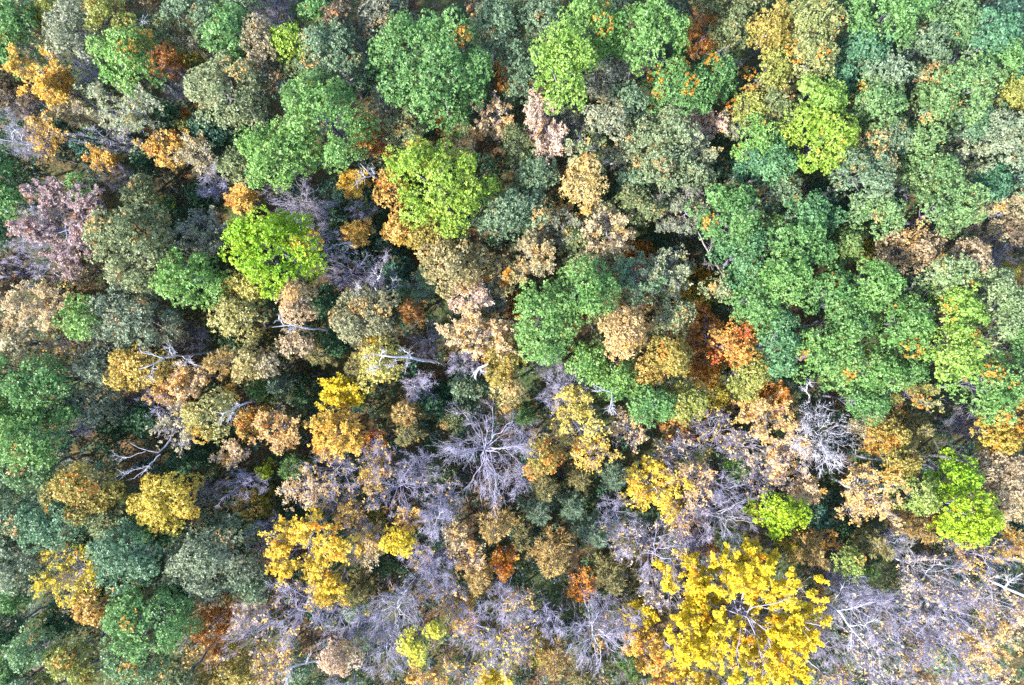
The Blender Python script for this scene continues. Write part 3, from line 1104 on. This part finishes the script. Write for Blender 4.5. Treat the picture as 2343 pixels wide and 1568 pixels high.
marks = [r for r in rows if r['mark']]
for r in rows:
    r['look'] = look_of(r)
ORD = ['nearest', 'second', 'third', 'fourth', 'fifth', 'sixth', 'seventh']
taken = set(r['label'] for r in rows if r['label'])
for r in rows:
    if r['label']:
        continue
    cand = []
    for m in marks:
        d = math.hypot(m['u'] - r['u'], m['v'] - r['v'])
        if d > 950:
            continue
        s = sector(m, r)
        same = sorted(math.hypot(m['u'] - q['u'], m['v'] - q['v']) for q in rows
                      if q['look'] == r['look'] and sector(m, q) == s and math.hypot(m['u'] - q['u'], m['v'] - q['v']) < 1000)
        k = same.index(d)
        n_words = len((r['look'] + ' ' + s + ' ' + m['mark']).split()) + 1
        if k < 7 and n_words <= 16:
            cand.append((d * (1 + 0.5 * k) + (0 if len(same) == 1 else 60), k, len(same), s, m))
    cand.sort(key=lambda x: x[0])
    for c in cand:
        d, k, n, s, m = c
        lab = (ORD[k] + ' ' if n > 1 else '') + r['look'] + ' ' + s + ' ' + m['mark']
        if lab not in taken:
            r['label'] = lab; taken.add(lab)
            break
    if not r['label']:
        print('NO LABEL', r['kind'], r['u'], r['v'], r['look'])

# ------------------------------------------------------------------ forest floor
def floor_material():
    m = bpy.data.materials.new('leaf_litter')
    m.use_nodes = True
    nt = m.node_tree
    pr = nt.nodes['Principled BSDF']
    pr.inputs['Roughness'].default_value = 0.95
    pr.inputs['Specular IOR Level'].default_value = 0.1
    tc = nt.nodes.new('ShaderNodeTexCoord')
    L = nt.links.new
    def noise(scale, detail):
        n = nt.nodes.new('ShaderNodeTexNoise'); n.inputs['Scale'].default_value = scale; n.inputs['Detail'].default_value = detail
        L(tc.outputs['Object'], n.inputs['Vector']); return n
    def ramp(src, stops):
        r = nt.nodes.new('ShaderNodeValToRGB')
        while len(r.color_ramp.elements) < len(stops):
            r.color_ramp.elements.new(0.5)
        for e, (p, c) in zip(r.color_ramp.elements, stops):
            e.position = p; e.color = (*c, 1)
        L(src, r.inputs['Fac']); return r
    vo = nt.nodes.new('ShaderNodeTexVoronoi'); vo.inputs['Scale'].default_value = 7.0
    L(tc.outputs['Object'], vo.inputs['Vector'])
    sep = nt.nodes.new('ShaderNodeSeparateColor'); L(vo.outputs['Color'], sep.inputs[0])
    litter = ramp(sep.outputs[0], [(0.0, (0.022, 0.017, 0.013)), (0.45, (0.055, 0.040, 0.026)), (0.75, (0.11, 0.066, 0.03)), (1.0, (0.18, 0.11, 0.04))])
    moss = ramp(noise(3.0, 6).outputs['Fac'], [(0.3, (0.02, 0.03, 0.012)), (0.7, (0.07, 0.09, 0.035))])
    fac = ramp(noise(0.12, 4).outputs['Fac'], [(0.42, (0, 0, 0)), (0.6, (1, 1, 1))])
    mx = nt.nodes.new('ShaderNodeMix'); mx.data_type = 'RGBA'
    L(fac.outputs['Color'], mx.inputs['Factor']); L(litter.outputs['Color'], mx.inputs[6]); L(moss.outputs['Color'], mx.inputs[7])
    L(mx.outputs[2], pr.inputs['Base Color'])
    bp = nt.nodes.new('ShaderNodeBump'); bp.inputs['Strength'].default_value = 0.6; bp.inputs['Distance'].default_value = 0.12
    L(vo.outputs['Distance'], bp.inputs['Height']); L(bp.outputs['Normal'], pr.inputs['Normal'])
    return m

ax = np.concatenate([[-2500, -900, -350, -160], np.linspace(-100, 100, 81), [160, 350, 900, 2500]])
gx, gy = np.meshgrid(ax, ax, indexing='ij')
def floor_z(x, y):
    return 0.22 * np.sin(x * 0.21 + 1.3 * np.sin(y * 0.09)) + 0.18 * np.sin(y * 0.27 + 0.8) - 0.25
gv = np.stack([gx, gy, floor_z(gx, gy)], -1).reshape(-1, 3)
n = len(ax)
ii, jj = np.meshgrid(np.arange(n - 1), np.arange(n - 1), indexing='ij')
a = (ii * n + jj).ravel()
ground = link('ground', mesh_from('ground', gv, [np.stack([a, a + n, a + n + 1, a + 1], 1)], floor_material(), smooth=True))
ground['kind'] = 'structure'

# undergrowth: ferns, saplings and brambles nobody could count
rng = np.random.default_rng(77)
ncl = 7500
cx = rng.uniform(-76, 76, ncl); cy = rng.uniform(-53, 53, ncl)
hz = rng.gamma(1.8, 0.9, ncl) + 0.2
lr = rng.uniform(0.4, 1.15, ncl)
kt = rng.integers(10, 20, ncl)
lob = np.repeat(np.arange(ncl), kt)
D = unit(rng.normal(size=(len(lob), 3)) + np.array([0, 0, 0.4]))
P = np.stack([cx, cy, floor_z(cx, cy) + hz], 1)[lob] + D * lr[lob][:, None] * np.array([1, 1, 0.6]) * rng.uniform(0.5, 1.1, (len(lob), 1))
P[:, 2] = np.maximum(P[:, 2], floor_z(P[:, 0], P[:, 1]) + 0.04)
V, F, ti = leaves(rng, P, unit(D + np.array([0, 0, 0.6])), 3, 0.33, 0.20, 0.55, True)
zone = np.sin(cx * 0.11 + 2 * np.sin(cy * 0.07)) + np.sin(cy * 0.16 + 1.1) + rng.normal(size=ncl) * 0.8 + (cx * 0.3 - cy) * 0.012
pick = np.digitize(zone, [-0.5, 0.6, 1.3, 1.9, 2.5])
upal = ['teal', 'dark', 'needle_teal', 'olive', 'brown', 'goldorange']  # the dark greens carry the shade of the gaps in their colour
col = np.zeros((len(ti), 3))
for k, nm in enumerate(upal):
    sel = pick[lob][ti] == k
    a_, b_, c_, p_ = PALL[nm]
    t_ = rng.random(sel.sum())[:, None]
    col[sel] = (a_ + (b_ - a_) * t_) * rng.uniform(0.75, 1.2, (sel.sum(), 1))
ug = link('undergrowth', mesh_from('undergrowth', V, [F], M_LEAF, np.clip(col, 0.003, 0.9)))
ug['kind'] = 'stuff'
# leafless brush
nb = 12000
bx_ = rng.uniform(-76, 76, nb); by_ = rng.uniform(-53, 53, nb)
keepb = rng.random(nb) < np.clip(0.32 + (bx_ * 0.3 - by_) * 0.013, 0.10, 1)
bx_, by_ = bx_[keepb], by_[keepb]; nb = len(bx_)
A = np.stack([bx_, by_, floor_z(bx_, by_)], 1)
B = A + np.stack([rng.normal(size=nb) * 0.7, rng.normal(size=nb) * 0.7, rng.uniform(1.2, 4.2, nb)], 1)
g = Geo(); g.add(*spikes(A, B, np.full(nb, 0.03)))
m_ = 7
t_ = rng.uniform(0.3, 0.95, nb * m_)[:, None]
A2 = np.repeat(A, m_, 0) * (1 - t_) + np.repeat(B, m_, 0) * t_
B2 = A2 + np.stack([rng.normal(size=nb * m_) * 0.5, rng.normal(size=nb * m_) * 0.5, rng.uniform(0.1, 0.7, nb * m_)], 1)
g.add(*spikes(A2, B2, np.full(nb * m_, 0.014)))
br = link('brushwood', g.mesh('brushwood', M_TWIG)); br['kind'] = 'stuff'

# ------------------------------------------------------------------ plant them
def plant(name, x, y, label, cat, group):
    e = bpy.data.objects.new(name, None)
    COL.objects.link(e)
    e.location = (x, y, float(floor_z(x, y)))
    e.empty_display_size = 0.5
    e['label'] = label; e['category'] = cat
    if group:
        e['group'] = group
    return e

for i, r in enumerate(rows):
    rng = np.random.default_rng(1000 + i)
    o, k, h = r['o'], r['kind'], r['h']
    h = h * rng.uniform(0.93, 1.07)
    kk = FW * (CAM_H - h * 0.72) / 2343.0
    rx, ry = r['rx'] * kk, r['ry'] * kk
    zr = h - min(0.4 * 0.5 * (rx + ry), h * 0.3)
    cxw, cyw = at(r['u'], r['v'], zr)
    lean = o.get('t')
    if lean:
        lu, lv = (float(q) for q in lean.split(','))
        fx, fy = at(r['u'] + lu, r['v'] + lv, zr)
    else:
        fx, fy = cxw + rng.normal() * 0.5, cyw + rng.normal() * 0.5
    off = (cxw - fx, cyw - fy)
    pal = r['pal']
    fleck = None
    if 'p' in o or 'f' in o:
        base = PAL[pal]
        fleck = (tuple(float(q) for q in o['f'].split(',')) if 'f' in o else base[2], float(o.get('p', base[3])))
    if 'c' in o:                                  # a second colour: half of the sprays go that way
        A1, A2 = PALL[pal], PALL[o['c']]
        PALL['_mix'] = (A1[0] * 0.6 + A2[0] * 0.4, A1[1] * 0.4 + A2[1] * 0.6, A1[2], A1[3])
        pal = '_mix'
    if k == 'L':
        parts = leafy(rng, rx, ry, h, pal, off, 1.0, float(o.get('leaf', 0.26)), M_DIM, fleck)
    elif k == 'U':
        parts = leafy(rng, rx, ry, h, pal, off, 0.8, 0.24, M_BARK, fleck, shrub=True)
    elif k == 'C':
        parts = conifer(rng, rx, ry, h, off, pal)
    elif k == 'S':
        parts = sparse(rng, rx, ry, h, off, pal, float(o.get('a', 1)), float(o.get('leaf', 0.25)),
                       M_WHITE if o.get('w') else M_TWIG, M_DIM if o.get('tw') else M_TWIG, float(o.get('d', 1)), fleck)
    else:
        bk, tw, fine = {'bare': (M_TWIG, M_TWIG, 1.0), 'white': (M_WHITE, M_TWIG, 1.15), 'whitestar': (M_WHITE, M_WHITE, 1.9),
                        'dim': (M_DIM, M_DIM, 1.1), 'dimbare': (M_BARK, M_TWIG, 1.0)}[r['pal']]
        few, fp = (o['few'].split(',') + [None])[:2] if 'few' in o else (0, None)
        parts = bare(rng, rx, ry, h, off, float(o.get('d', 1)), bk, tw, fine, fp, float(few))
    e = plant(NAMES[k], fx, fy, r['label'] or 'tree', CATS[k], GROUPS[k])
    wood = parts.pop('_wood', None)
    if wood:
        for pn, me in wood[0].items():
            pn = pn if isinstance(pn, str) else pn[0]
            q_ = link(pn, me, e)
            q_.rotation_euler.z = wood[1]
            q_.scale = (wood[2][0], wood[2][1], wood[2][2])
            q_.material_slots[0].link = 'OBJECT'
            q_.material_slots[0].material = wood[4] if pn == 'twigs' else wood[3]
            if pn == 'twigs':
                q_['kind'] = 'stuff'
    for pn, me in parts.items():
        q_ = link(pn if isinstance(pn, str) else pn[0], me, e)
        if q_.name.split('.')[0] == 'twigs':
            q_['kind'] = 'stuff'

# ------------------------------------------------------------------ dead white birches and broken limbs lying in the canopy
# each: label, [(u, v, height, radius) ...] for the trunk from foot to tip, then its limbs
DEAD = [
 ('white dead birch leaning over the wide golden tree with crooked bare limbs',
  [(448,812,6,.13),(417,815,9,.11),(388,816,11.5,.10),(373,819,12.4,.09),(350,836,13.2,.06),(317,845,13.6,.03)],
  [[(373,819,12.4,.07),(345,811,13.4,.05),(320,803,13.9,.02)], [(395,815,11,.07),(389,803,12.6,.05),(386,793,13,.02)],
   [(400,815,10.6,.07),(398,801,12.2,.05),(390,793,12.8,.03)], [(353,835,13,.05),(347,850,13.4,.04),(340,866,13.6,.02)],
   [(417,815,9,.06),(432,826,11,.04),(452,836,12,.02)], [(440,812,7,.05),(428,832,11,.04),(408,834,12,.02)]]),
 ('white dead branch reaching out beside the pale yellow tree',
  [(575,918,7,.13),(563,923,10,.11),(533,936,12.5,.09),(507,947,13.6,.05),(488,942,14,.02)],
  [[(536,935,12.2,.05),(531,950,13,.03),(527,962,13.2,.015)], [(512,945,13.4,.05),(507,962,13.8,.02)], [(548,930,11.6,.04),(540,922,12.6,.015)]]),
 ('white birch lying across the pale yellow-green tree with its trunk toward the dark gap',
  [(1000,828,3,.17),(989,826,6,.17),(962,824,10,.16),(939,817,12.5,.14),(906,816,13.6,.11),(872,813,14.4,.08),(849,809,14.8,.03)],
  [[(942,818,12.3,.09),(932,806,13.4,.07),(919,799,14,.03)], [(876,814,14.2,.08),(862,843,14.6,.06),(842,850,14.8,.02)],
   [(872,813,14.4,.05),(876,801,14.9,.02)], [(932,817,12.8,.06),(931,839,13.6,.02)], [(912,816,13.5,.06),(899,832,14.2,.03),(890,836,14.4,.015)],
   [(862,843,14.6,.04),(846,842,15,.02)], [(858,811,14.6,.04),(840,817,15,.015)]]),
 ('slender white birch trunk lying under the pale peach tree',
  [(752,758,5,.13),(746,756,8,.12),(702,751,11.5,.10),(666,744,13,.07),(622,749,13.8,.02)],
  [[(652,745,13.2,.05),(641,734,13.8,.03),(637,722,14,.015)], [(680,747,12.6,.04),(664,753,13.4,.015)]]),
 ('short thick white broken trunk in the dark teal hollow',
  [(826,558,3,.22),(819,558,6,.24),(802,557,8,.2),(784,556,9.5,.08)],
  [[(800,558,8,.08),(797,566,8.6,.05)], [(790,557,9,.06),(762,562,10.6,.03),(746,572,11,.015)]]),
 ('white forked dead tree curling above dark teal bushes',
  [(872,672,3,.13),(862,664,6,.12),(853,648,8.5,.10),(868,636,10,.08),(873,614,11,.03)],
  [[(865,667,5,.10),(886,667,8,.08),(904,656,9.4,.05),(913,648,10,.02)], [(898,660,9,.05),(901,640,10,.02)], [(853,648,8.5,.05),(838,642,9.6,.02)],
   [(868,636,10,.05),(856,624,10.6,.02)]]),
 ('small white snag with two crooked arms above the olive tree',
  [(866,679,4,.12),(850,678,8,.10),(829,678,11,.08),(820,666,12,.05),(808,659,12.6,.02)],
  [[(829,678,11,.06),(823,690,12,.03)], [(820,666,12,.05),(818,650,12.8,.015)], [(829,678,11,.05),(817,676,12,.02)]]),
 ('short bright white hooked branch standing over grey twigs',
  [(1092,870,4,.12),(1086,863,9,.13),(1094,844,11,.14),(1104,838,12,.12),(1117,833,12.6,.05)],
  [[(1094,844,11,.07),(1106,850,11.6,.04)], [(1090,853,10,.06),(1082,848,10.8,.03)]]),
 ('white curved dead branch hanging below the peach-gold tree',
  [(1408,898,5,.10),(1401,896,11,.11),(1378,892,12.6,.07),(1358,880,13.4,.02)],
  [[(1401,896,11,.10),(1401,916,12,.09),(1393,946,12.8,.03)], [(1378,892,12.6,.05),(1362,897,13,.02)], [(1398,925,12.2,.05),(1404,936,12.6,.02)]]),
 ('long pale dead birch bending over the shaded hollow with thin tips',
  [(404,960,3,.14),(402,976,7,.13),(390,1006,9,.10),(367,1036,10,.07),(333,1033,11,.04),(298,1014,11.6,.015)],
  [[(367,1040,9.8,.08),(335,1072,11,.05),(306,1096,11.6,.015)], [(340,1066,10.8,.05),(300,1078,11.8,.03),(277,1081,12,.015)],
   [(402,976,7,.06),(380,962,9.6,.04),(348,940,10.6,.015)], [(400,984,7.6,.05),(372,985,9.6,.03),(352,980,10.4,.015)], [(333,1033,11,.04),(292,1048,11.8,.02),(262,1042,12,.012)]]),
 ('thin pale snag snaking through a dark gap near the top edge',
  [(322,108,4,.09),(317,103,7,.09),(311,86,8.6,.08),(305,68,9.8,.07),(321,52,10.8,.06),(328,34,11.4,.02)],
  [[(317,100,7.4,.06),(326,92,8.6,.03),(322,88,9,.02)], [(311,97,8,.05),(297,98,9,.02)], [(321,52,10.8,.05),(330,48,11.2,.02)]]),
 ('long white birch stretched sideways from the photo edge among dark crowns',
  [(140,330,3,.13),(110,331,6,.12),(70,329,8.6,.10),(30,324,10.4,.07),(-6,317,11.4,.03)],
  [[(52,326,9.4,.06),(46,308,10.8,.04),(26,290,11.6,.015)], [(34,324,10.2,.05),(22,300,11.4,.02)], [(80,329,8.2,.04),(62,344,10,.015)]]),
 ('white snag with antler-like arms on the golden tree',
  [(876,416,3,.13),(868,410,7,.13),(850,403,10,.11),(838,388,11,.07),(824,374,11.8,.02)],
  [[(850,403,10,.08),(828,408,11,.05),(812,418,11.4,.02)], [(858,406,9,.06),(850,384,11,.03)], [(838,406,10.6,.05),(826,396,11.4,.02)]]),
 ('slim white snag standing below the green mass above the white dead tree',
  [(1852,920,4,.09),(1852,912,8,.09),(1847,899,9.6,.08),(1846,876,11,.03)],
  [[(1847,899,9.6,.04),(1836,888,10.6,.02)], [(1846,884,10.6,.04),(1853,874,11.2,.02)]]),
 ('leaning pale broken trunk near the bottom edge beside the black gap',
  [(745,1500,2,.14),(732,1509,6,.13),(700,1518,9,.11),(668,1526,11,.09),(634,1546,12,.03)],
  [[(668,1526,11,.08),(662,1545,12,.06),(648,1572,12.4,.03)], [(700,1518,9,.06),(712,1496,10.6,.03)], [(660,1530,11.2,.05),(655,1560,12.2,.02)]]),
 ('grey leaning dead trunk with a starry twig head under the brilliant lime-yellow tree',
  [(2118,1312,1,.15),(2112,1302,4,.15),(2094,1275,8,.12),(2078,1250,10.6,.06)],
  [[(2080,1252,10.2,.05),(2064,1240,11.6,.02)], [(2079,1251,10.4,.05),(2074,1228,11.8,.02)], [(2082,1256,10,.05),(2090,1234,11.6,.02)], [(2084,1258,10,.04),(2060,1258,11.4,.02)]]),
 ('long grey limb sweeping down from the huge yellow tree into bare twigs',
  [(1862,1362,6,.16),(1881,1372,9,.15),(1920,1398,11,.12),(1940,1432,12,.09),(1988,1484,13,.03)],
  [[(1920,1398,11,.07),(1958,1390,12.6,.05),(1996,1378,13.2,.02)], [(1940,1432,12,.06),(1975,1430,13,.04),(2010,1416,13.4,.02)], [(1900,1384,10,.06),(1916,1362,12,.03),(1930,1340,12.6,.015)],
   [(1950,1444,12.2,.05),(1945,1490,13,.02)]]),
 ('thick pale forked limb crossing twigs at the lower photo edge',
  [(2215,1296,5,.10),(2250,1318,9,.12),(2288,1342,11.6,.13),(2345,1364,12.6,.14)],
  [[(2296,1346,11.8,.09),(2312,1328,12.6,.07),(2340,1312,13.2,.04)], [(2262,1326,10.4,.06),(2284,1316,12,.03)], [(2306,1340,12.2,.05),(2304,1318,13,.02)]]),
 ('dark slanting trunk in the gap beside the big blue-green crowns',
  [(1664,642,2,.16),(1650,622,6,.15),(1620,576,10.4,.11),(1597,530,12.6,.05)],
  [[(1640,606,8,.07),(1612,602,10.6,.03)], [(1622,580,10.2,.06),(1630,548,12,.02)]]),
 ('grey leaning trunk among pale olive crowns above the central green tree',
  [(1536,500,2,.14),(1528,488,6,.13),(1508,466,9.6,.10),(1490,446,11.6,.04)],
  [[(1508,466,9.6,.05),(1512,446,11.4,.02)]]),
 ('grey slanting trunk emerging from pale olive foliage beside the green tree',
  [(1636,476,2,.15),(1622,464,6,.14),(1594,440,10,.11),(1570,421,12,.04)],
  [[(1606,450,8.6,.06),(1600,428,11,.02)], [(1594,440,10,.05),(1572,440,11.6,.02)]]),
]
for i, (lab, tr, limbs) in enumerate(DEAD):
    rng = np.random.default_rng(5000 + i)
    def to3(pts):
        return np.array([[*at(u, v, z), z] for u, v, z, _ in pts])
    T3 = to3(tr)
    foot = T3[0] * np.array([1, 1, 0]); fz = float(floor_z(foot[0], foot[1])) - 0.2
    step = unit((T3[0] - T3[1])[None, :2])[0] * min(1.5, tr[0][2] * 0.3)
    foot = np.array([foot[0] + step[0], foot[1] + step[1], fz])
    T3 = np.vstack([foot, T3]); Tr = np.array([tr[0][3] * 1.15] + [q[3] for q in tr])
    e = plant('dead_tree', foot[0], foot[1], lab, 'dead tree', None)
    e['group'] = 'dead trees and snags in the canopy'
    org = np.array(e.location)
    def res(p3, rad, n):
        q = poly(np.column_stack([p3, rad]), n)
        w = rng.normal(size=(n, 3)) * 0.05; w[0] = 0; w[-1] = 0
        return q[:, :3] + w - org, q[:, 3]
    bark = M_BARK if lab.startswith(('dark', 'grey')) else M_WHITE
    p, rd = res(T3, Tr, 16)
    V, F = tubes(p[None], rd[None] * rng.uniform(0.9, 1.12, (1, 16)), 8)
    link('trunk', mesh_from('trunk', V, [F], bark, smooth=True), e)
    allp, allr = [], []
    for L_ in limbs:
        q, qr = res(to3(L_), np.array([x[3] for x in L_]), 9)
        V, F = tubes(q[None], qr[None], 6)
        link('limb', mesh_from('limb', V, [F], bark, smooth=True), e)
        allp.append(q); allr.append(qr)
    PL, RD = np.array(allp), np.array(allr)
    n_ = 16 * len(limbs)
    pos, tan, rad, tt = sample_on(rng, PL, RD, n_, 0.25, 1.0)
    P2 = grow(rng, pos, tan, rng.uniform(0.3, 1.1, n_), 0.8, 0.15, 3, 0.2)
    pos, tan, rad, tt = sample_on(rng, P2, np.ones(P2.shape[:2]), n_ * 3, 0.2, 1.0)
    P3 = grow(rng, pos, tan, rng.uniform(0.15, 0.5, n_ * 3), 0.8, 0.1, 2, 0.1)
    g = Geo(); g.add(*tubes(P2, np.tile(np.array([[.022, .016, .008]]), (n_, 1)), 3)); g.add(*spikes(P3[:, 0], P3[:, -1], np.full(len(P3), .012)))
    link('twigs', g.mesh('twigs', bark), e)['kind'] = 'stuff'

tris = sum(len(p.vertices) - 2 for me in bpy.data.meshes for p in me.polygons) if False else sum(len(me.loops) - 2 * len(me.polygons) for me in bpy.data.meshes)
print('TREES', len(rows), 'TRIANGLES', tris)
